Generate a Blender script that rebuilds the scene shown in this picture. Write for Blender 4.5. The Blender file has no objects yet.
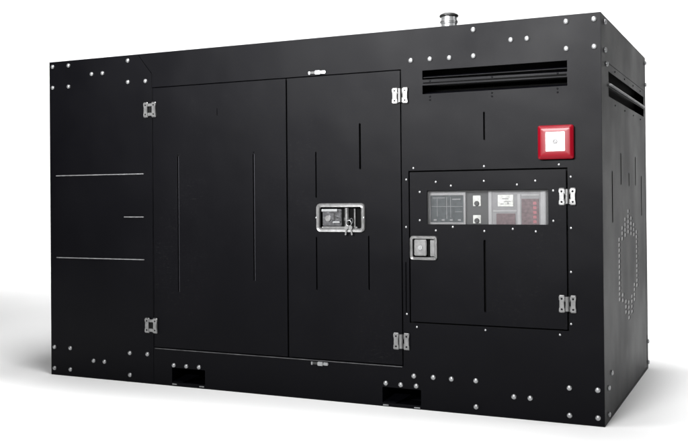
import bpy, bmesh, math, random
from mathutils import Vector, Matrix
random.seed(7)
sc = bpy.context.scene
C = sc.collection
R = math.radians

# ------------------------------------------------------------------ camera
def make_camera():
    yaw, pitch, roll = R(25.1565), R(0.37274), R(-0.50579)
    f = Vector((-math.sin(yaw)*math.cos(pitch), math.cos(yaw)*math.cos(pitch), math.sin(pitch)))
    r = f.cross(Vector((0, 0, 1))).normalized()
    u = r.cross(f)
    r2 = r*math.cos(roll) + u*math.sin(roll)
    u2 = -r*math.sin(roll) + u*math.cos(roll)
    cd = bpy.data.cameras.new('camera')
    cam = bpy.data.objects.new('camera', cd)
    C.objects.link(cam)
    m = Matrix((r2, u2, -f)).transposed().to_4x4()
    m.translation = Vector((0.7161, -4.3051, 1.0583))
    cam.matrix_world = m
    cd.sensor_width = 36.0
    cd.lens = 918.86/688*36.0
    cd.shift_y = -32.15/688
    cd.clip_start = 0.05
    cd.clip_end = 200
    sc.camera = cam
make_camera()

# ------------------------------------------------------------------ world and lamps
w = bpy.data.worlds.new('World')
sc.world = w
w.use_nodes = True
w.node_tree.nodes['Background'].inputs[0].default_value = (1, 1, 1, 1)
w.node_tree.nodes['Background'].inputs[1].default_value = 0.05
sc.view_settings.view_transform = 'Standard'
sc.view_settings.look = 'None'
sc.view_settings.exposure = 0.0
sc.view_settings.gamma = 1.0

def area(name, loc, target, sx, sy, power, spread=180, col=(1, 1, 1)):
    l = bpy.data.lights.new(name, 'AREA')
    l.shape = 'RECTANGLE'; l.size = sx; l.size_y = sy; l.energy = power; l.color = col
    l.spread = R(spread)
    o = bpy.data.objects.new(name, l)
    C.objects.link(o)
    o.location = loc
    o.rotation_euler = (Vector(target)-Vector(loc)).to_track_quat('-Z', 'Y').to_euler()
    return o
area('main_softbox', (-1.6, -0.9, 3.7), (-2.5, -0.2, 0), 0.8, 0.8, 40, 150)
area('main_softbox', (-0.4, -0.9, 3.7), (-1.1, -0.2, 0), 0.8, 0.8, 25, 150)
area('top_fill', (-1.3, 1.0, 6.0), (-1.9, -0.5, 0), 2.6, 1.2, 215, 120)  # added unseen lamp, shapes the contact shadow along the front
area('left_floor_fill', (-4.3, -1.55, 3.4), (-4.3, -1.5, 0), 0.8, 0.6, 22, 62)  # added unseen lamp, lifts the floor at the front left
area('front_softbox', (-1.9, -6.5, 3.5), (-0.9, 0.0, 2.05), 4.5, 1.7, 148, 39)
area('overhead_softbox', (-5.5, 5.2, 6.5), (-5.5, 5.6, 0), 23, 3.5, 410, 76)
area('backdrop_softbox', (-12.5, 5.5, 7.0), (-12.5, 10.5, 2.8), 28, 2.0, 950, 100)
area('end_floor_fill', (6.0, 1.6, 3.4), (0.6, 1.9, 0.0), 1.8, 1.8, 32, 60)  # unseen helper lamp, brightens the floor beside the end face

# ------------------------------------------------------------------ materials
def mat(name, col, rough=0.5, metal=0.0, spec=0.5, noise=None, bump=0.0, bscale=400, coat=0.0, alpha=None, rvar=0.0, wave=0.0, dust=0.0):
    m = bpy.data.materials.new(name); m.use_nodes = True
    nt = m.node_tree; N = nt.nodes; L = nt.links
    b = N['Principled BSDF']
    b.inputs['Base Color'].default_value = (*col, 1)
    b.inputs['Roughness'].default_value = rough
    b.inputs['Metallic'].default_value = metal
    b.inputs['Specular IOR Level'].default_value = spec
    b.inputs['Coat Weight'].default_value = coat
    tc = N.new('ShaderNodeTexCoord')
    if noise:
        n = N.new('ShaderNodeTexNoise'); n.inputs['Scale'].default_value = noise[0]
        n.inputs['Detail'].default_value = 6
        L.new(tc.outputs['Object'], n.inputs['Vector'])
        rp = N.new('ShaderNodeMapRange')
        rp.inputs['From Min'].default_value = 0.3; rp.inputs['From Max'].default_value = 0.7
        rp.inputs['To Min'].default_value = 1-noise[1]; rp.inputs['To Max'].default_value = 1+noise[1]
        L.new(n.outputs['Fac'], rp.inputs['Value'])
        mx = N.new('ShaderNodeVectorMath'); mx.operation = 'SCALE'
        mx.inputs[0].default_value = col
        L.new(rp.outputs[0], mx.inputs['Scale'])
        L.new(mx.outputs[0], b.inputs['Base Color'])
        if rvar:
            r2 = N.new('ShaderNodeMapRange')
            r2.inputs['From Min'].default_value = 0.3; r2.inputs['From Max'].default_value = 0.7
            r2.inputs['To Min'].default_value = rough-rvar; r2.inputs['To Max'].default_value = rough+rvar
            L.new(n.outputs['Fac'], r2.inputs['Value']); L.new(r2.outputs[0], b.inputs['Roughness'])
    if bump:
        n2 = N.new('ShaderNodeTexNoise'); n2.inputs['Scale'].default_value = bscale
        n2.inputs['Detail'].default_value = 3
        L.new(tc.outputs['Object'], n2.inputs['Vector'])
        bp = N.new('ShaderNodeBump'); bp.inputs['Strength'].default_value = bump
        bp.inputs['Distance'].default_value = 0.001
        L.new(n2.outputs['Fac'], bp.inputs['Height']); L.new(bp.outputs[0], b.inputs['Normal'])
        if wave:
            # gentle sheet-metal waviness under the powder coat grain
            n3 = N.new('ShaderNodeTexNoise'); n3.inputs['Scale'].default_value = 3.2
            n3.inputs['Detail'].default_value = 1.5
            L.new(tc.outputs['Object'], n3.inputs['Vector'])
            b3 = N.new('ShaderNodeBump'); b3.inputs['Strength'].default_value = wave
            b3.inputs['Distance'].default_value = 0.006
            L.new(n3.outputs['Fac'], b3.inputs['Height']); L.new(b3.outputs[0], bp.inputs['Normal'])
        if dust:
            # sparse fine dust specks and faint wiped streaks on the coat
            n4 = N.new('ShaderNodeTexNoise'); n4.inputs['Scale'].default_value = 160; n4.inputs['Detail'].default_value = 4
            mp = N.new('ShaderNodeMapping'); mp.inputs['Scale'].default_value = (0.35, 1, 1)
            L.new(tc.outputs['Object'], mp.inputs['Vector']); L.new(mp.outputs[0], n4.inputs['Vector'])
            r4 = N.new('ShaderNodeMapRange'); r4.inputs['From Min'].default_value = 0.60; r4.inputs['From Max'].default_value = 0.80
            L.new(n4.outputs['Fac'], r4.inputs['Value'])
            m4 = N.new('ShaderNodeMath'); m4.operation = 'MULTIPLY'; L.new(r4.outputs[0], m4.inputs[0])
            r5 = N.new('ShaderNodeMapRange'); r5.inputs['From Min'].default_value = 0.42; r5.inputs['From Max'].default_value = 0.68
            L.new(n.outputs['Fac'], r5.inputs['Value']); L.new(r5.outputs[0], m4.inputs[1])
            mxc = N.new('ShaderNodeMix'); mxc.data_type = 'RGBA'
            L.new(m4.outputs[0], mxc.inputs['Factor']); L.new(mx.outputs[0], mxc.inputs['A'])
            mxc.inputs['B'].default_value = (dust, dust, dust, 1)
            L.new(mxc.outputs['Result'], b.inputs['Base Color'])
    return m
PAINT = mat('black_powder_coat', (0.0013, 0.0013, 0.0022), 0.44, 0, 0.066, (2.3, 0.10), 0.35, 420, rvar=0.05, wave=0.8, dust=0.012)
DARK = mat('dark_interior', (0.006, 0.006, 0.006), 0.8, 0, 0.1)
GAP = mat('recess_shade_black', (0.004, 0.004, 0.004), 0.9, 0, 0.05)  # near-black paints the shade inside the handle and latch recesses
ZINC = mat('zinc_plated_steel', (0.29, 0.295, 0.30), 0.34, 0.7, 0.5, (90, 0.10), 0.15, 300)
CHROME = mat('cast_chrome', (0.20, 0.20, 0.20), 0.33, 0.75, 0.5, (45, 0.22), 0.4, 110)
BACKING = mat('pale_hole_backing', (0.24, 0.24, 0.24), 0.5, 0.3, 0.5, (40, 0.25))  # pale tone stands in for light caught in the end holes
EDGE = mat('lit_lip_grey', (0.22, 0.22, 0.225), 0.45, 0.3, 0.5, (30, 0.3))  # lighter grey paints in the light caught by lips and vent edge
RED = mat('red_plastic', (0.145, 0.001, 0.006), 0.33, 0, 0.22, (8, 0.05))
WHITE = mat('white_plastic', (0.74, 0.72, 0.71), 0.4, 0, 0.5)
GREYP = mat('grey_panel_plastic', (0.21, 0.21, 0.212), 0.5, 0, 0.4, (30, 0.1))
LGREY = mat('light_grey_bezel', (0.33, 0.33, 0.33), 0.5, 0, 0.4, (30, 0.08))
CPL = mat('charcoal_panel', (0.05, 0.052, 0.052), 0.6, 0, 0.3)
SCREEN = mat('screen_teal_grey', (0.045, 0.055, 0.058), 0.25, 0, 0.5, (60, 0.3))
SCREENR = mat('screen_dim_red', (0.115, 0.075, 0.080), 0.3, 0, 0.5, (70, 0.35))
REDSEG = mat('red_segment', (0.30, 0.085, 0.10), 0.4)
PALE = mat('pale_label', (0.62, 0.63, 0.59), 0.5, 0, 0.4, (70, 0.25))
BLACKP = mat('black_plastic', (0.012, 0.012, 0.012), 0.35)
STEEL = mat('brushed_steel', (0.10, 0.10, 0.105), 0.3, 0.9, 0.5, (50, 0.4), 0.8, 80)
RIB = mat('lit_slot_lip', (0.03, 0.03, 0.036), 0.4, 0, 0.35)  # lighter tone paints the reflection on the slot edges
SILL = mat('lit_sill_line', (0.06, 0.06, 0.063), 0.45, 0, 0.4, (14, 0.6))  # grey tone paints the highlight along the door sill
BORE = mat('hollow_bore', (0.03, 0.03, 0.03), 0.7)

def sweep_white(name):
    m = mat(name, (0.86, 0.86, 0.86), 0.9, 0, 0.0, (0.7, 0.01))
    return m
FLOOR = sweep_white('white_sweep')

def glass():
    m = bpy.data.materials.new('hazed_glazing'); m.use_nodes = True
    nt = m.node_tree; N = nt.nodes; L = nt.links
    for n in list(N): N.remove(n)
    out = N.new('ShaderNodeOutputMaterial')
    tr = N.new('ShaderNodeBsdfTransparent'); tr.inputs[0].default_value = (0.88, 0.88, 0.885, 1)
    gl = N.new('ShaderNodeBsdfGlossy'); gl.inputs['Roughness'].default_value = 0.12
    df = N.new('ShaderNodeBsdfDiffuse'); df.inputs[0].default_value = (0.5, 0.5, 0.5, 1)  # grey diffuse veil, painted haze for reflections on the pane
    fr = N.new('ShaderNodeFresnel'); fr.inputs[0].default_value = 1.45
    mx = N.new('ShaderNodeMixShader'); mx2 = N.new('ShaderNodeMixShader'); mx2.inputs[0].default_value = 0.03
    L.new(fr.outputs[0], mx.inputs[0]); L.new(tr.outputs[0], mx.inputs[1]); L.new(gl.outputs[0], mx.inputs[2])
    L.new(mx.outputs[0], mx2.inputs[1]); L.new(df.outputs[0], mx2.inputs[2])
    L.new(mx2.outputs[0], out.inputs[0])
    return m
GLASS = glass()

# ------------------------------------------------------------------ mesh helpers
def link(name, me, parent=None, m=None, smooth=False, loc=None):
    o = bpy.data.objects.new(name, me)
    C.objects.link(o)
    if m is not None:
        me.materials.clear(); me.materials.append(m)
    if parent: o.parent = parent
    if loc is not None: o.location = loc
    if smooth:
        for p in me.polygons: p.use_smooth = True
    return o

# local frames: u along the face, v up, w outwards
def FRONT(u, v, w): return Vector((u, -w, v))
def END(u, v, w): return Vector((w, u, v))

def add_box(bm, F, u0, u1, v0, v1, w0, w1, bevel=0.0, seg=2):
    vs = [bm.verts.new(F(a, b, c)) for c in (w0, w1) for (a, b) in ((u0, v0), (u1, v0), (u1, v1), (u0, v1))]
    fs = [(3, 2, 1, 0), (4, 5, 6, 7), (0, 1, 5, 4), (1, 2, 6, 5), (2, 3, 7, 6), (3, 0, 4, 7)]
    faces = [bm.faces.new([vs[i] for i in f]) for f in fs]
    if bevel > 0:
        es = set(e for f in faces for e in f.edges)
        bmesh.ops.bevel(bm, geom=list(es), offset=bevel, segments=seg, affect='EDGES', clamp_overlap=True)

def add_cyl(bm, F, u, v, w0, w1, r0, r1=None, n=24, axis='w', cap=True):
    """cylinder along w (or along u / v) from w0 to w1"""
    r1 = r0 if r1 is None else r1
    rings = []
    for (ww, rr) in ((w0, r0), (w1, r1)):
        ring = []
        for i in range(n):
            a = 2*math.pi*i/n
            ca, sa = rr*math.cos(a), rr*math.sin(a)
            if axis == 'w': p = F(u+ca, v+sa, ww)
            elif axis == 'v': p = F(u+ca, ww, v+sa)      # v is then the w position
            else: p = F(ww, u+ca, v+sa)
            ring.append(bm.verts.new(p))
        rings.append(ring)
    for i in range(n):
        bm.faces.new((rings[0][i], rings[0][(i+1) % n], rings[1][(i+1) % n], rings[1][i]))
    if cap:
        bm.faces.new(rings[0][::-1]); bm.faces.new(rings[1])

def finish(bm, name, m, parent=None, smooth_angle=None):
    bmesh.ops.recalc_face_normals(bm, faces=bm.faces)
    me = bpy.data.meshes.new(name)
    bm.to_mesh(me); bm.free()
    if smooth_angle:
        me.shade_smooth() if hasattr(me, 'shade_smooth') else None
        try: me.set_sharp_from_angle(angle=R(smooth_angle))
        except Exception: pass
    return link(name, me, parent, m)

def boxobj(name, F, dims, m, parent, bevel=0.0015):
    bm = bmesh.new(); add_box(bm, F, *dims, bevel=bevel)
    return finish(bm, name, m, parent, 30)

def rrect(u0, u1, v0, v1, r, n=5):
    if r <= 0: return [(u0, v0), (u1, v0), (u1, v1), (u0, v1)]
    pts = []
    for (cx, cy, a0) in ((u1-r, v0+r, -90), (u1-r, v1-r, 0), (u0+r, v1-r, 90), (u0+r, v0+r, 180)):
        for i in range(n+1):
            a = R(a0+90*i/n)
            pts.append((cx+r*math.cos(a), cy+r*math.sin(a)))
    return pts
def circ(u, v, r, n=12): return [(u+r*math.cos(2*math.pi*i/n), v+r*math.sin(2*math.pi*i/n)) for i in range(n)]
def slot(u, v0, v1, wd=0.008): return rrect(u-wd/2, u+wd/2, v0, v1, wd/2*0.95, 4)

def sheet(name, F, outer, holes, w_face, th, m, parent, bevel=0.0008):
    """sheet metal: outline with cut-outs, outer skin at w_face, thickness th"""
    cu = bpy.data.curves.new('outline', 'CURVE')
    cu.dimensions = '2D'; cu.fill_mode = 'BOTH'
    cu.extrude = th/2 - bevel; cu.bevel_depth = bevel; cu.bevel_resolution = 1; cu.offset = -bevel
    for pts in [outer]+holes:
        s = cu.splines.new('POLY'); s.points.add(len(pts)-1)
        for i, (a, b) in enumerate(pts): s.points[i].co = (a, b, 0, 1)
        s.use_cyclic_u = True
    tmp = bpy.data.objects.new('outline', cu); C.objects.link(tmp)
    bpy.context.view_layer.update()
    dg = bpy.context.evaluated_depsgraph_get()
    me = bpy.data.meshes.new_from_object(tmp.evaluated_get(dg))
    bpy.data.objects.remove(tmp); bpy.data.curves.remove(cu)
    for v in me.vertices: v.co = F(v.co.x, v.co.y, v.co.z + w_face - th/2)
    bm = bmesh.new(); bm.from_mesh(me)
    bmesh.ops.remove_doubles(bm, verts=bm.verts, dist=1e-5)
    bmesh.ops.recalc_face_normals(bm, faces=bm.faces)
    bm.to_mesh(me); bm.free()
    me.name = name
    o = link(name, me, parent, m)
    for p in me.polygons: p.use_smooth = False
    return o

def ring_frame(bm, F, outer, inner, w0, w1, rnd=0.004):
    """rounded frame between two equal-length outlines"""
    n = len(outer)
    def mid(t): return [(o[0]*(1-t)+i[0]*t, o[1]*(1-t)+i[1]*t) for o, i in zip(outer, inner)]
    d = min(0.0035, (w1-w0)*0.3)
    prof = [(0, w0), (0, w1-rnd), (0.13, w1), (0.26, w1), (0.42, w1-d), (0.66, w1-d), (0.80, w1), (0.9, w1), (1, w1-rnd), (1, w0)]
    rows = [[bm.verts.new(F(a, b, ww)) for (a, b) in mid(t)] for t, ww in prof]
    for k in range(len(rows)-1):
        for i in range(n):
            bm.faces.new((rows[k][i], rows[k][(i+1) % n], rows[k+1][(i+1) % n], rows[k+1][i]))

# ------------------------------------------------------------------ floor and backdrop
def grid_strip(name, prof, x0, x1, m):
    bm = bmesh.new()
    nx = 8
    rows = [[bm.verts.new((x0+(x1-x0)*i/nx, y, z)) for i in range(nx+1)] for (y, z) in prof]
    for a, b in zip(rows[:-1], rows[1:]):
        for i in range(nx):
            f = bm.faces.new((a[i], a[i+1], b[i+1], b[i])); f.smooth = True
    me = bpy.data.meshes.new(name); bm.to_mesh(me); bm.free()
    o = link(name, me, None, m)
    o['kind'] = 'structure'
    return o
YB = 7.5; RB = 3.0
grid_strip('floor', [(-9, 0), (-4, 0), (0, 0), (YB, 0)], -32, 18, FLOOR)
grid_strip('backdrop', [(YB+RB*math.sin(R(a)), RB-RB*math.cos(R(a))) for a in range(0, 91, 5)] + [(YB+RB, 6), (YB+RB, 10)], -32, 18, FLOOR)

# ------------------------------------------------------------------ the generator
L_, D_, H_ = 3.283, 1.578, 1.9
gen = bpy.data.objects.new('generator', None); C.objects.link(gen)
gen.empty_display_size = 0.3
gen['label'] = 'black steel generator enclosure with silver bolts and red alarm box on white floor'
gen['category'] = 'generator'

TH = 0.004
# cabinet: back, far end, underside, inner bulkheads
bm = bmesh.new()
F = FRONT
add_box(bm, F, -L_+0.001, -L_+0.006, 0.004, H_-0.006, -D_+0.004, -0.0045)        # far end sheet
add_box(bm, F, -L_+0.0065, -0.002, 0.004, H_-0.006, -D_, -D_+0.0035)              # back sheet
add_box(bm, F, -L_+0.0065, -0.0065, 0.012, 0.018, -D_+0.004, -0.13)                # underside
finish(bm, 'cabinet', PAINT, gen)
bm = bmesh.new()
add_box(bm, F, -L_+0.012, -0.955, 0.115, H_-0.03, -0.09, -0.02, 0.0)
add_box(bm, F, -0.95, -0.03, 0.115, 0.90, -0.09, -0.02, 0.0)
add_box(bm, F, -0.95, -0.03, 1.12, 1.50, -0.09, -0.02, 0.0)
add_box(bm, F, -0.95, -0.03, 1.75, H_-0.03, -0.09, -0.02, 0.0)
add_box(bm, F, -L_+0.012, -0.06, 0.115, H_-0.03, -D_+0.03, -0.14, 0.0)
finish(bm, 'inner_lining', DARK, gen)

# roof with small overhang lip
boxobj('roof', F, (-L_+0.001, -0.001, H_-0.0045, H_+0.001, -D_, -0.0045), PAINT, gen, 0.001)

ZD0, ZD1 = 0.210, 1.702
XS = -2.520          # seam of left corner panel
XM = -1.640          # between the two doors
XR = -0.984          # right edge of right door
g = 0.0045
# bolt prototype -------------------------------------------------
def bolt_mesh(r=0.0125, h=0.008, washer=True):
    bm = bmesh.new()
    prof = [(r*1.02, 0), (r*1.02, h*0.45), (r*0.93, h*0.72), (r*0.7, h*0.92), (r*0.35, h*1.02)]
    if washer: prof = [(r*1.28, 0), (r*1.28, 0.0016)] + [(r*1.0, 0.0016)] + prof[1:]
    n = 20
    rows = [[bm.verts.new((a*math.cos(2*math.pi*i/n), a*math.sin(2*math.pi*i/n), b)) for i in range(n)] for a, b in prof]
    for a, b in zip(rows[:-1], rows[1:]):
        for i in range(n): bm.faces.new((a[i], a[(i+1) % n], b[(i+1) % n], b[i]))
    t = bm.verts.new((0, 0, h*1.06))
    for i in range(n): bm.faces.new((rows[-1][i], rows[-1][(i+1) % n], t))
    bmesh.ops.recalc_face_normals(bm, faces=bm.faces)
    me = bpy.data.meshes.new('bolt'); bm.to_mesh(me); bm.free()
    me.materials.append(ZINC)
    for p in me.polygons: p.use_smooth = True
    try: me.set_sharp_from_angle(angle=R(50))
    except Exception: pass
    return me
BOLT = bolt_mesh(0.0122, 0.0095, False)
RIVET = bolt_mesh(0.0052, 0.0035, False)
TINY = bolt_mesh(0.0045, 0.003, False)
RIVET.name = 'rivet'; TINY.name = 'screw'
TINY.materials.clear(); TINY.materials.append(PAINT)
ROTF = (R(90), 0, 0)
ROTE = (0, R(90), 0)
def fastener(name, me, F, u, v, parent, w=0.0):
    o = bpy.data.objects.new(name, me); C.objects.link(o)
    o.parent = parent
    o.location = F(u, v, w + 0.0002)
    o.rotation_euler = ROTF if F is FRONT else ROTE
    return o

# left corner panel ----------------------------------------------
ch = [(-L_, 0.0), (XS-0.001, 0.0), (XS-0.001, 1.781), (-2.621, H_), (-L_, H_)]
left_slots = []
lp = sheet('corner_panel', F, ch, [], 0.0, TH, PAINT, gen)
for (u, v) in [(-3.2545, 1.87), (-3.131, 1.87), (-3.2545, 1.743), (-3.131, 1.743), (-2.954, 1.807), (-2.873, 1.807), (-2.687, 1.868), (-2.687, 1.743), (-2.562, 1.741),
               (-3.2545, 0.169), (-3.131, 0.169), (-3.2545, 0.041), (-3.131, 0.041), (-2.954, 0.105), (-2.873, 0.105), (-2.687, 0.168), (-2.687, 0.041), (-2.562, 0.169)]:
    fastener('bolt', BOLT, F, u, v, lp)
for (u0, u1, v) in [(-3.232, -2.578, 1.207), (-2.722, -2.580, 0.958), (-3.232, -2.578, 0.712)]:
    bm = bmesh.new()
    add_box(bm, F, u0, u1, v-0.0025, v+0.0025, 0.0002, 0.0065, 0.0012)
    finish(bm, 'folded_lip', EDGE, lp)

# main front panel with cut-outs ----------------------------------
outer = [(XS+0.001, 0.0), (0.0, 0.0), (0.0, H_), (-2.618, H_), (XS+0.001, 1.783)]
# left edge of door opening coincides with the seam: keep the rails joined by a narrow stile behind the door
doors_hole = [(XS+0.0045, ZD0), (XR, ZD0), (XR, ZD1), (XS+0.0045, ZD1)]
cd0, cd1, cz0, cz1 = -0.948, -0.158, 0.430, 1.190
holes = [doors_hole,
         [(cd0, cz0), (cd1, cz0), (cd1, cz1), (cd0, cz1)],
         [(-0.869, 1.643), (-0.155, 1.636), (-0.155, 1.688), (-0.869, 1.688)],
         [(-0.869, 1.571), (-0.155, 1.571), (-0.155, 1.611), (-0.869, 1.613)],
         [(-0.866, 1.6235), (-0.158, 1.6175), (-0.158, 1.6265), (-0.866, 1.6270)],
         slot(-0.555, 1.332, 1.468), slot(-0.978, 0.482, 0.733, 0.005),
         rrect(-2.393, -2.171, 0.022, 0.104, 0.004), rrect(-1.100, -0.892, 0.018, 0.098, 0.004)]
holes[6] = slot(-0.9665, 0.482, 0.733, 0.004)
fp = sheet('front_panel', F, outer, holes, 0.0, TH, PAINT, gen)
for (u, v) in [(-0.929, 1.743), (-0.828, 1.743), (-0.727, 1.742), (-0.604, 1.742), (-0.604, 1.869), (-0.419, 1.805), (-0.341, 1.805), (-0.157, 1.869), (-0.157, 1.743), (-0.030, 1.869), (-0.030, 1.743),
               (-2.379, 0.118), (-2.294, 0.118), (-2.209, 0.119),
               (-1.080, 0.118), (-0.999, 0.116), (-0.916, 0.116), (-0.928, 0.165), (-0.826, 0.166), (-0.732, 0.165), (-0.608, 0.166), (-0.608, 0.040), (-0.421, 0.104), (-0.343, 0.104), (-0.159, 0.167), (-0.159, 0.040), (-0.030, 0.167), (-0.030, 0.040)]:
    fastener('bolt', BOLT, F, u, v, fp)
for (u, v) in [(-0.921, 1.204), (-0.557, 1.205), (-0.197, 1.205), (-0.960, 1.147), (-0.143, 1.147), (-0.963, 0.909), (-0.144, 0.909), (-0.146, 0.705), (-0.148, 0.464), (-0.200, 0.411), (-0.558, 0.414), (-0.963, 0.473), (-0.910, 0.411)]:
    fastener('rivet', RIVET, F, u, v, fp)
for (u, v) in [(-0.829, 1.6345), (-0.513, 1.634), (-0.199, 1.632), (-0.830, 1.557), (-0.514, 1.558), (-0.514, 1.541), (-0.200, 1.560), (-0.200, 1.543), (-0.830, 1.541)]:
    fastener('screw', TINY, F, u, v, fp)

# louvres behind the two long vent slots
def louvre(F, u0, u1, v0, v1, depth, parent, name='louvre_blade'):
    bm = bmesh.new()
    n = 1
    # slanted blade rising inwards from the lower edge, with a folded lip
    for (va, vb, wa, wb) in [(v0-0.004, v0+0.010, -0.0065, -depth)]:
        vs = [bm.verts.new(F(a, b, c)) for a in (u0-0.01, u1+0.01) for (b, c) in ((va, wa), (vb, wb), (vb+0.002, wb), (va+0.002, wa))]
        for q in ((0, 1, 2, 3), (7, 6, 5, 4), (0, 4, 5, 1), (1, 5, 6, 2), (2, 6, 7, 3), (3, 7, 4, 0)):
            bm.faces.new([vs[i] for i in q])
    return finish(bm, name, PAINT, parent)
louvre(F, -0.869, -0.155, 1.6385, 1.688, 0.05, fp)
louvre(F, -0.869, -0.155, 1.572, 1.612, 0.05, fp)
bm = bmesh.new()
vs = [bm.verts.new(F(a, b, c)) for a in (-0.872, -0.152) for (b, c) in ((1.652, -0.008), (1.662, -0.034), (1.664, -0.034), (1.655, -0.008))]
for q in ((0, 1, 2, 3), (7, 6, 5, 4), (0, 4, 5, 1), (1, 5, 6, 2), (2, 6, 7, 3), (3, 7, 4, 0)):
    bm.faces.new([vs[i] for i in q])
finish(bm, 'louvre_blade', PAINT, fp)

# fork pockets
for (u0, u1, v0, v1) in [(-2.393, -2.171, 0.022, 0.104), (-1.100, -0.892, 0.018, 0.098)]:
    bm = bmesh.new()
    t = 0.003
    add_box(bm, F, u0-t, u0-0.0005, v0-t, v1+t, -0.12, -0.0045)
    add_box(bm, F, u1+0.0005, u1+t, v0-t, v1+t, -0.12, -0.0045)
    add_box(bm, F, u0, u1, v1+0.0005, v1+t, -0.12, -0.0045)
    add_box(bm, F, u0, u1, v0-t, v0-0.0005, -0.12, -0.0045)
    pk = finish(bm, 'fork_pocket', PAINT, gen)
    # bent guide plate inside the pocket
    bm = bmesh.new()
    vs = [bm.verts.new(F(a, b, c)) for (a, b, c) in [(u0+0.002, v0+0.004, -0.006), (u0+0.07, v0+0.004, -0.006), (u0+0.115, v0+0.03, -0.1), (u0+0.03, v0+0.03, -0.1),
                                                  (u0+0.002, v0+0.001, -0.006), (u0+0.07, v0+0.001, -0.006), (u0+0.115, v0+0.027, -0.1), (u0+0.03, v0+0.027, -0.1)]]
    for q in ((0, 1, 2, 3), (7, 6, 5, 4), (0, 4, 5, 1), (1, 5, 6, 2), (2, 6, 7, 3), (3, 7, 4, 0)):
        bm.faces.new([vs[i] for i in q])
    finish(bm, 'guide_plate', PAINT, pk)
    for du, wd in ((0.0, 0.034), (u1-u0-0.04, 0.036)):
        bm = bmesh.new(); add_box(bm, F, u0+du+0.004, u0+du+wd, v0-0.013, v0-0.007, 0.0004, 0.005, 0.001)
        finish(bm, 'weld_tab', ZINC, pk)

# doors ------------------------------------------------------------
def hinge(F, uc, vc, wd, hh, parent, w, framed=False):
    hg_bm = bmesh.new()
    lw = wd*0.36
    for s in (-1, 1):
        a0, a1 = (uc+s*wd/2, uc+s*(wd/2-lw))
        a0, a1 = min(a0, a1), max(a0, a1)
        # leaf with pinched waist
        q = 0.0045
        pts = [(a0, vc-hh/2+q), (a0+q, vc-hh/2), (a1-q, vc-hh/2), (a1, vc-hh/2+q), (a1, vc-hh*0.30), (a1-0.0022, vc-hh*0.22), (a1-0.0022, vc+hh*0.22), (a1, vc+hh*0.30),
               (a1, vc+hh/2-q), (a1-q, vc+hh/2), (a0+q, vc+hh/2), (a0, vc+hh/2-q), (a0, vc+hh*0.30), (a0+0.0022, vc+hh*0.22), (a0+0.0022, vc-hh*0.22), (a0, vc-hh*0.30)]
        add_prism(hg_bm, F, pts, w+0.0003, w+0.009, 0.0042)
    if framed:
        add_box(hg_bm, F, uc-wd*0.16, uc+wd*0.16, vc+hh*0.22, vc+hh*0.40, w+0.0004, w+0.0075, 0.001)
        add_box(hg_bm, F, uc-wd*0.16, uc+wd*0.16, vc-hh*0.40, vc-hh*0.20, w+0.0004, w+0.0075, 0.001)
        h = finish(hg_bm, 'hinge', CHROME, parent, 30)
        bm = bmesh.new(); add_box(bm, F, uc-wd*0.11, uc+wd*0.11, vc-hh*0.21, vc+hh*0.23, w+0.0004, w+0.003, 0.0)
        finish(bm, 'knuckle', DARK, h)  # near-black block stands in for the shaded slot between the leaves
    else:
        add_box(hg_bm, F, uc-wd*0.16, uc+wd*0.14, vc+hh*0.12, vc+hh*0.40, w+0.0004, w+0.0045, 0.001)
        add_box(hg_bm, F, uc-wd*0.14, uc+wd*0.16, vc-hh*0.42, vc-hh*0.12, w+0.0004, w+0.0045, 0.001)
        h = finish(hg_bm, 'hinge', CHROME, parent, 30)
        bm = bmesh.new(); add_cyl(bm, F, uc, w+0.0095, vc-hh*0.40, vc+hh*0.42, wd*0.115, n=16, axis='v')
        finish(bm, 'knuckle', CHROME, h, 40)
    for s in (-1, 1):
        for t in (-1, 1):
            fastener('screw', TINY, F, uc+s*(wd/2-lw/2), vc+t*hh*0.3, h, w+0.008)
    return h

def add_prism(bm, F, pts, w0, w1, inset=0.0012):
    cu = sum(p[0] for p in pts)/len(pts); cv = sum(p[1] for p in pts)/len(pts)
    def sh(p, k):
        d = math.hypot(p[0]-cu, p[1]-cv) or 1
        return (p[0]-(p[0]-cu)/d*k, p[1]-(p[1]-cv)/d*k)
    rows = [[bm.verts.new(F(*p, w0)) for p in pts], [bm.verts.new(F(*p, w1-inset)) for p in pts],
            [bm.verts.new(F(*sh(p, inset), w1)) for p in pts]]
    n = len(pts)
    for a, b in zip(rows[:-1], rows[1:]):
        for i in range(n): bm.faces.new((a[i], a[(i+1) % n], b[(i+1) % n], b[i]))
    bm.faces.new(rows[-1]); bm.faces.new(rows[0][::-1])

WD = 0.0015
door1 = sheet('door', F, [(XS+0.0075, ZD0+g), (XM-g/2-0.0015, ZD0+g), (XM-g/2-0.0015, ZD1-g), (XS+0.0075, ZD1-g)],
              [slot(-2.342, 0.534, 1.300, 0.007), slot(-1.847, 0.612, 1.300, 0.007), slot(-2.078, 1.520, 1.560, 0.003)], WD, TH, PAINT, gen, 0.0012)
door1['label'] = 'wide left door without a handle'
for u, v in ((-2.340, 1.312), (-1.845, 1.312)): fastener('screw', TINY, F, u, v, door1, WD)
hu0, hu1, hv0, hv1 = -1.463, -1.184, 0.880, 1.031
door2 = sheet('door', F, [(XM+g/2+0.0015, ZD0+g), (XR-g, ZD0+g), (XR-g, ZD1-g), (XM+g/2+0.0015, ZD1-g)],
              [slot(-1.467, 1.060, 1.300, 0.006), slot(-1.467, 0.576, 0.854, 0.006), slot(-1.2125, 1.205, 1.440, 0.009), slot(-1.168, 0.586, 0.862, 0.006),
               rrect(hu0+0.02, hu1-0.02, hv0+0.02, hv1-0.02, 0.004)], WD, TH, PAINT, gen, 0.0012)
door2['label'] = 'narrow right door with a recessed chrome handle'
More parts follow.
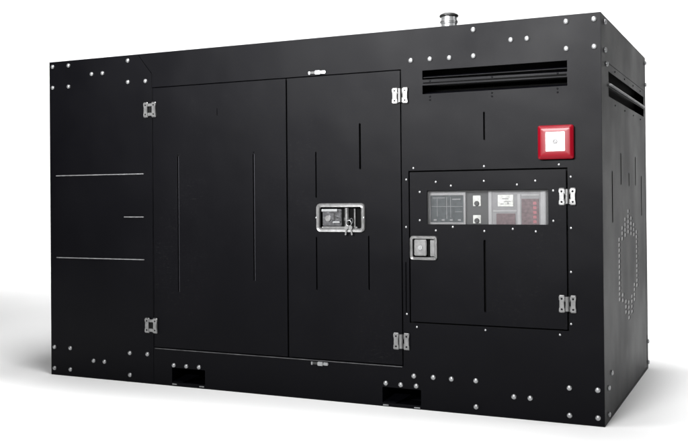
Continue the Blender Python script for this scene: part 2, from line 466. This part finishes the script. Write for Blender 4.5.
# pressed lips beside the slots
def slot_lip(u, v0, v1, parent, w, wd=0.0022, off=0.0055, m=PAINT):
    bm = bmesh.new(); add_box(bm, F, u+off, u+off+wd, v0, v1, w+0.0002, w+0.0022, 0.0006)
    finish(bm, 'slot_lip', m, parent)
slot_lip(-2.342, 0.534, 1.300, door1, WD, m=RIB, wd=0.0028)
slot_lip(-1.847, 0.612, 1.300, door1, WD, m=RIB, wd=0.0028)

hinge(F, -2.529, 1.574, 0.088, 0.088, door1, 0.0035, True)
hinge(F, -2.530, 0.336, 0.088, 0.088, door1, 0.0035, True)
hinge(F, -0.987, 1.570, 0.086, 0.082, door2, 0.0035)
hinge(F, -0.991, 0.335, 0.088, 0.086, door2, 0.0035)

# catches at the top and bottom of the doors
for (uc, vc) in ((-1.452, 1.717), (-1.451, 0.192)):
    bm = bmesh.new()
    add_box(bm, F, uc-0.012, uc+0.020, vc-0.011, vc+0.010, 0.0003, 0.014, 0.003)
    add_box(bm, F, uc+0.0185, uc+0.048, vc-0.008, vc+0.008, 0.0003, 0.009, 0.003)
    ct = finish(bm, 'door_catch', ZINC, gen, 30)
    bm = bmesh.new(); add_box(bm, F, uc-0.0415, uc-0.0125, vc-0.006, vc+0.007, 0.0003, 0.007, 0.001)
    finish(bm, 'catch_spring', BLACKP, ct)
    bm = bmesh.new(); add_box(bm, F, uc-0.052, uc-0.042, vc-0.009, vc+0.008, 0.0003, 0.009, 0.002)
    finish(bm, 'catch_stop', ZINC, ct, 30)

bm = bmesh.new(); add_box(bm, F, XS+0.012, XR-0.006, 0.2045, 0.2085, 0.0003, 0.0035, 0.001)
finish(bm, 'sill_lip', SILL, fp)

# paddle handle with keys on the right door
hd = None
bm = bmesh.new()
ring_frame(bm, F, rrect(hu0, hu1, hv0, hv1, 0.024, 6), rrect(hu0+0.021, hu1-0.021, hv0+0.021, hv1-0.021, 0.008, 6), WD+0.0003, WD+0.012, 0.005)
hd = finish(bm, 'handle', CHROME, door2, 50)
bm = bmesh.new()   # recessed tray
iu0, iu1, iv0, iv1 = hu0+0.0195, hu1-0.0195, hv0+0.0195, hv1-0.0195
t = 0.0015
add_box(bm, F, iu0+0.001, iu1-0.001, iv0+0.001, iv1-0.001, -0.017, -0.0155)
finish(bm, 'tray', GAP, hd)
bm = bmesh.new()
add_box(bm, F, iu0+0.008, iu0+0.118, iv0+0.012, iv1-0.012, -0.015, -0.008, 0.003)
pd = finish(bm, 'paddle', STEEL, hd, 40)
bm = bmesh.new(); add_box(bm, F, iu0+0.006, iu0+0.098, iv1-0.024, iv1-0.011, -0.0075, 0.001, 0.002)
finish(bm, 'slide_bar', ZINC, pd, 40)
bm = bmesh.new(); add_box(bm, F, iu0+0.004, iu1-0.03, iv0+0.0015, iv0+0.009, -0.015, -0.004, 0.002)
finish(bm, 'guide_rail', CHROME, hd, 40)
bm = bmesh.new(); add_box(bm, F, iu0+0.074, iu0+0.080, iv0+0.040, iv1-0.030, -0.0079, -0.0055, 0.001)
add_box(bm, F, iu0+0.080, iu0+0.098, iv0+0.052, iv0+0.058, -0.0079, -0.0055, 0.001)
finish(bm, 'recess_line', BLACKP, pd)  # raised black strips paint the shade of recess lines on the paddle
bm = bmesh.new(); add_cyl(bm, F, iu0+0.042, (iv0+iv1)/2-0.004, -0.0078, -0.003, 0.016, n=24)
finish(bm, 'lock_cylinder', CHROME, pd, 40)
bm = bmesh.new(); add_box(bm, F, iu0+0.070, iu0+0.112, iv0+0.028, iv0+0.037, -0.0078, 0.001, 0.002)
finish(bm, 'lever', ZINC, pd, 40)
bm = bmesh.new()
add_cyl(bm, F, iu0+0.150, -0.008, iv0+0.010, iv1-0.006, 0.012, n=18, axis='v')
add_cyl(bm, F, iu0+0.150, -0.008, iv0+0.040, iv0+0.056, 0.016, n=18, axis='v')
add_cyl(bm, F, iu0+0.195, -0.009, iv0+0.010, iv1-0.010, 0.006, n=14, axis='v')
finish(bm, 'pivot_rod', CHROME, hd, 40)
# key ring, two keys
def torus(bm, F, uc, vc, w, R0, r0, n=24, m=8, tilt=0.0):
    rows = []
    for i in range(n):
        a = 2*math.pi*i/n
        row = []
        for j in range(m):
            b = 2*math.pi*j/m
            rr = R0+r0*math.cos(b)
            row.append(bm.verts.new(F(uc+rr*math.cos(a)*math.cos(tilt), vc+rr*math.sin(a), w+r0*math.sin(b)+rr*math.cos(a)*math.sin(tilt))))
        rows.append(row)
    for i in range(n):
        for j in range(m):
            bm.faces.new((rows[i][j], rows[(i+1) % n][j], rows[(i+1) % n][(j+1) % m], rows[i][(j+1) % m]))
bm = bmesh.new()
torus(bm, F, iu0+0.170, iv0+0.028, 0.014, 0.015, 0.0022)
torus(bm, F, iu0+0.186, iv0+0.040, 0.016, 0.013, 0.0018, tilt=0.6)
kr = finish(bm, 'key_ring', ZINC, hd, 60)
for (du, ang) in ((0.158, 8), (0.181, -12)):
    bm = bmesh.new()
    add_cyl(bm, F, 0, 0, 0, 0.0025, 0.011, n=18)
    add_box(bm, F, -0.003, 0.003, -0.040, -0.0095, 0.0002, 0.0022, 0.0004)
    for k in range(3): add_box(bm, F, 0.0031, 0.0055, -0.036+k*0.007, -0.032+k*0.007, 0.0004, 0.002)
    k = finish(bm, 'key', CHROME, kr, 40)
    k.location = F(iu0+du, iv0+0.006, 0.018); k.rotation_euler = (0, R(ang), 0)
for u in (hu0-0.004, hu1-0.006): fastener('screw', RIVET, F, u, (hv0+hv1)/2, hd, WD+(0.012 if u > -1.3 else 0.0))

# control door ------------------------------------------------------
wu0, wu1, wv0, wv1 = -0.850, -0.249, 0.924, 1.090
lu0, lu1, lv0, lv1 = -0.940, -0.796, 0.745, 0.866
cdoor = sheet('control_door', F, [(cd0+0.0065, cz0+0.0065), (cd1-0.0065, cz0+0.0065), (cd1-0.0065, cz1-0.0065), (cd0+0.0065, cz1-0.0065)],
              [rrect(wu0, wu1, wv0, wv1, 0.006), slot(-0.5575, 0.501, 0.849, 0.010), rrect(lu0+0.016, lu1-0.016, lv0+0.016, lv1-0.016, 0.005)], WD+0.0005, TH, PAINT, gen, 0.0012)
for (u, v) in [(-0.803, 1.133), (-0.725, 1.113), (-0.558, 1.134), (-0.396, 1.114), (-0.308, 1.131), (-0.888, 1.084), (-0.889, 0.943), (-0.2245, 1.084), (-0.225, 0.942), (-0.805, 0.893), (-0.717, 0.911), (-0.558, 0.892), (-0.418, 0.903), (-0.308, 0.892)]:
    fastener('rivet', RIVET, F, u, v, cdoor, WD+0.0005)
hinge(F, -0.1585, 1.055, 0.080, 0.082, cdoor, 0.0035)
hinge(F, -0.1620, 0.556, 0.082, 0.082, cdoor, 0.0035)
bm = bmesh.new()
add_box(bm, F, wu0-0.006, wu1+0.006, wv0-0.006, wv1+0.006, -0.0075, -0.0045)
finish(bm, 'window_pane', GLASS, cdoor)
# latch
bm = bmesh.new()
ring_frame(bm, F, rrect(lu0, lu1, lv0, lv1, 0.016, 6), rrect(lu0+0.0155, lu1-0.0155, lv0+0.0155, lv1-0.0155, 0.006, 6), WD+0.0008, WD+0.012, 0.005)
lt = finish(bm, 'latch', CHROME, cdoor, 50)
bm = bmesh.new(); add_box(bm, F, lu0+0.016, lu1-0.016, lv0+0.016, lv1-0.016, -0.017, -0.0155)
add_box(bm, F, lu0+0.090, lu0+0.098, lv0+0.017, lv1-0.017, -0.0155, -0.006, 0.001)
finish(bm, 'tray', GAP, lt)
bm = bmesh.new(); add_box(bm, F, lu0+0.021, lu0+0.085, lv0+0.022, lv1-0.019, -0.015, 0.006, 0.003)
finish(bm, 'paddle', CHROME, lt, 40)
bm = bmesh.new(); add_box(bm, F, lu0+0.099, lu1-0.017, lv0+0.019, lv1-0.019, -0.0155, -0.010, 0.002)
finish(bm, 'strike_plate', CHROME, lt, 40)
bm = bmesh.new(); add_cyl(bm, F, lu0+0.053, lv0+0.062, 0.0061, 0.0085, 0.011, n=20)
add_box(bm, F, lu0+0.051, lu0+0.055, lv0+0.055, lv0+0.069, 0.0086, 0.0095)
finish(bm, 'lock_cylinder', ZINC, lt, 40)

# control panel behind the window (its face 45 mm behind the door) -----
P = -0.045
bm = bmesh.new(); add_box(bm, F, -0.95, -0.15, 0.905, 1.115, P-0.004, P)
cp = finish(bm, 'control_panel', CPL, gen)
def pbox(name, u0, u1, v0, v1, h, m, parent, w=P, bev=0.001):
    bm = bmesh.new(); add_box(bm, F, u0, u1, v0, v1, w+0.0003, w+h, bev)
    return finish(bm, name, m, parent, 30)
# controller with bezel (left)
bm = bmesh.new()
ring_frame(bm, F, rrect(-0.862, -0.662, 0.915, 1.085, 0.004, 3), rrect(-0.845, -0.674, 0.932, 1.066, 0.003, 3), P+0.0003, P+0.014, 0.002)
c1 = finish(bm, 'controller', LGREY, cp, 40)
s1 = pbox('screen', -0.846, -0.673, 0.931, 1.067, 0.006, SCREEN, c1)
bm = bmesh.new()
def sl(u0, u1, v0, v1): add_box(bm, F, u0, u1, v0, v1, P+0.0062, P+0.0068)
sl(-0.763, -0.760, 0.950, 1.058); sl(-0.742, -0.740, 0.955, 1.056); sl(-0.835, -0.770, 1.052, 1.055)
sl(-0.733, -0.690, 1.044, 1.049); sl(-0.812, -0.810, 0.96, 1.05); sl(-0.840, -0.680, 1.010, 1.012); sl(-0.72, -0.682, 0.984, 0.986)
for k in range(4): sl(-0.83+k*0.042, -0.815+k*0.042, 0.940, 0.948)
finish(bm, 'readout', GREYP, c1)
# two switches
for (v0, v1) in ((1.012, 1.064), (0.928, 0.968)):
    sw = pbox('switch', -0.627, -0.588, v0, v1, 0.005, PALE, cp)
    bm = bmesh.new(); add_cyl(bm, F, -0.6075, v0+0.013, P+0.0052, P+0.018, 0.013, 0.010, n=18)
    finish(bm, 'knob', BLACKP, sw, 40)
# right instrument with frame and displays
c2 = pbox('instrument', -0.548, -0.266, 0.912, 1.086, 0.010, GREYP, cp)
pbox('trim', -0.546, -0.530, 0.914, 1.084, 0.003, LGREY, c2, P+0.010)
pbox('trim', -0.292, -0.270, 0.914, 1.084, 0.003, LGREY, c2, P+0.010)
pbox('trim', -0.404, -0.388, 0.914, 1.070, 0.003, LGREY, c2, P+0.010)
pbox('trim', -0.384, -0.300, 1.060, 1.068, 0.003, LGREY, c2, P+0.010)
pbox('trim', -0.525, -0.408, 0.984, 0.994, 0.002, LGREY, c2, P+0.010)
lab = pbox('display', -0.500, -0.424, 1.010, 1.066, 0.004, PALE, c2, P+0.010)
bm = bmesh.new()
for k, (a, b, c, d) in enumerate([(-0.478, -0.447, 1.045, 1.049), (-0.468, -0.436, 1.032, 1.036), (-0.486, -0.47, 1.02, 1.024), (-0.452, -0.446, 1.02, 1.03)]):
    add_box(bm, F, a, b, c, d, P+0.0142, P+0.0148)
finish(bm, 'readout', GREYP, lab)
pbox('display', -0.508, -0.414, 0.914, 0.976, 0.003, SCREENR, c2, P+0.010)
d3 = pbox('display', -0.384, -0.300, 0.914, 1.046, 0.003, SCREENR, c2, P+0.010)
bm = bmesh.new()
for k in range(5):
    add_box(bm, F, -0.328, -0.312, 0.930+k*0.022, 0.944+k*0.022, P+0.0132, P+0.0138)
finish(bm, 'readout', REDSEG, d3)

# red alarm box -------------------------------------------------------
au0, au1, av0, av1 = -0.290, -0.124, 1.230, 1.388
def outline_rows(bm, F, rows):
    vr = [[bm.verts.new(F(a, b, ww)) for (a, b) in pts] for pts, ww in rows]
    n = len(vr[0])
    for a, b in zip(vr[:-1], vr[1:]):
        for i in range(n): bm.faces.new((a[i], a[(i+1) % n], b[(i+1) % n], b[i]))
    return vr
def ins(d, r): return rrect(au0+d, au1-d, av0+d, av1-d, r, 5)
inner = rrect(au0+0.038, au1-0.038, av0+0.036, av1-0.031, 0.004, 5)
bm = bmesh.new()
vr = outline_rows(bm, F, [(ins(0, 0.010), 0.0005), (ins(0, 0.010), 0.020), (ins(0.002, 0.009), 0.0235), (ins(0.013, 0.006), 0.0315), (ins(0.016, 0.005), 0.0325), (inner, 0.0325), (inner, 0.026)])
bm.faces.new(vr[0][::-1]); bm.faces.new(vr[-1])
ab = finish(bm, 'alarm_box', RED, gen, 25)
bm = bmesh.new(); add_box(bm, F, au0+0.0385, au1-0.0385, av0+0.0365, av1-0.0315, 0.0263, 0.0315, 0.001)
pl = finish(bm, 'button_plate', WHITE, ab, 30)
bu, bv = (au0+au1)/2, 1.311
bm = bmesh.new(); torus(bm, F, bu, bv, 0.0325, 0.0095, 0.0028)
finish(bm, 'button_ring', GREYP, ab, 60)
bm = bmesh.new(); add_cyl(bm, F, bu, bv, 0.0317, 0.0345, 0.0055, n=16)
finish(bm, 'push_button', GREYP, ab, 40)

# exhaust stack on the roof -------------------------------------------
def lathe(prof, cx, cy, name, m, parent, n=36):
    bm = bmesh.new()
    rows = [[bm.verts.new((cx+r*math.cos(2*math.pi*i/n), cy+r*math.sin(2*math.pi*i/n), z)) for i in range(n)] for r, z in prof]
    for a, b in zip(rows[:-1], rows[1:]):
        for i in range(n): bm.faces.new((a[i], a[(i+1) % n], b[(i+1) % n], b[i]))
    bm.faces.new(rows[-1]); bm.faces.new(rows[0][::-1])
    return finish(bm, name, m, parent, 35)
ex, ey = -0.895, 0.50
pipe = lathe([(0.043, 1.9015), (0.043, 2.005), (0.046, 2.008), (0.046, 2.026), (0.043, 2.029), (0.043, 2.044)], ex, ey, 'exhaust_pipe', ZINC, gen)
lathe([(0.049, 2.014), (0.049, 2.020)], ex, ey, 'clamp_band', CHROME, pipe)
lathe([(0.050, 2.0445), (0.053, 2.049), (0.050, 2.056), (0.034, 2.064), (0.01, 2.067)], ex, ey, 'rain_cap', BLACKP, pipe)

# end face ---------------------------------------------------------------
E = END
end_frame = sheet('end_frame', E, [(TH+0.0008, 0.0), (D_, 0.0), (D_, H_), (TH+0.0008, H_)],
                  [[(0.170, 0.012), (1.520, 0.012), (1.520, 1.692), (0.170, 1.692)],
                   slot(1.537, 1.70, 1.87, 0.016), slot(1.537, 0.05, 0.21, 0.016)], 0.0, TH, PAINT, gen)
perf = []
def column(y, zlist): perf.extend(rrect(y-0.034, y+0.034, z-0.0096, z+0.0096, 0.0092, 4) for z in zlist)
P0 = 0.0275
def run(top, n): return [top-k*P0 for k in range(n)]
column(0.490, run(0.835, 12)); column(1.130, run(0.850, 12))
column(0.595, run(0.890, 3) + run(0.545, 2)); column(1.025, run(0.895, 3) + run(0.560, 4))
column(0.700, run(0.932, 4) + run(0.500, 3)); column(0.920, run(0.932, 4) + run(0.505, 4))
column(0.810, run(0.973, 5) + run(0.485, 4))
ep = sheet('end_panel', E, [(0.172, 0.014), (1.518, 0.014), (1.518, 1.690), (0.172, 1.690)],
           perf +
           [[(0.205, 1.600), (1.490, 1.600), (1.490, 1.652), (0.205, 1.652)],
            [(0.205, 1.532), (1.490, 1.532), (1.490, 1.578), (0.205, 1.578)],
            slot(0.285, 0.925, 1.178, 0.026), slot(0.565, 1.112, 1.276, 0.026), slot(0.845, 1.106, 1.180, 0.026),
            slot(1.103, 1.111, 1.276, 0.026), slot(1.350, 0.936, 1.173, 0.026)], -0.0006, 0.0018, PAINT, gen, 0.0008)
louvre(E, 0.205, 1.490, 1.600, 1.652, 0.045, ep)
louvre(E, 0.205, 1.490, 1.532, 1.578, 0.045, ep)
bm = bmesh.new()
add_box(bm, E, 0.203, 1.492, 1.583, 1.593, 0.0000, 0.014, 0.003)
finish(bm, 'drip_edge', EDGE, ep)
bm = bmesh.new(); add_box(bm, E, 0.44, 1.18, 0.36, 1.00, -0.0065, -0.0032)
finish(bm, 'hole_backing', BACKING, ep)  # plate added behind the holes so they read as lit
for (u, v) in [(0.105, 1.872), (0.105, 1.740), (0.105, 0.160), (0.105, 0.036), (1.562, 1.866), (1.562, 1.732), (1.562, 0.166), (1.562, 0.040)]:
    fastener('bolt', BOLT, E, u, v, end_frame)
fastener('bolt', BOLT, E, 0.145, 1.680, end_frame)
fastener('bolt', BOLT, E, 0.190, 0.216, ep)
for u in (0.40, 0.72, 1.04, 1.34):
    for v in (1.505, 1.672): fastener('screw', TINY, E, u, v, ep, -0.0006)
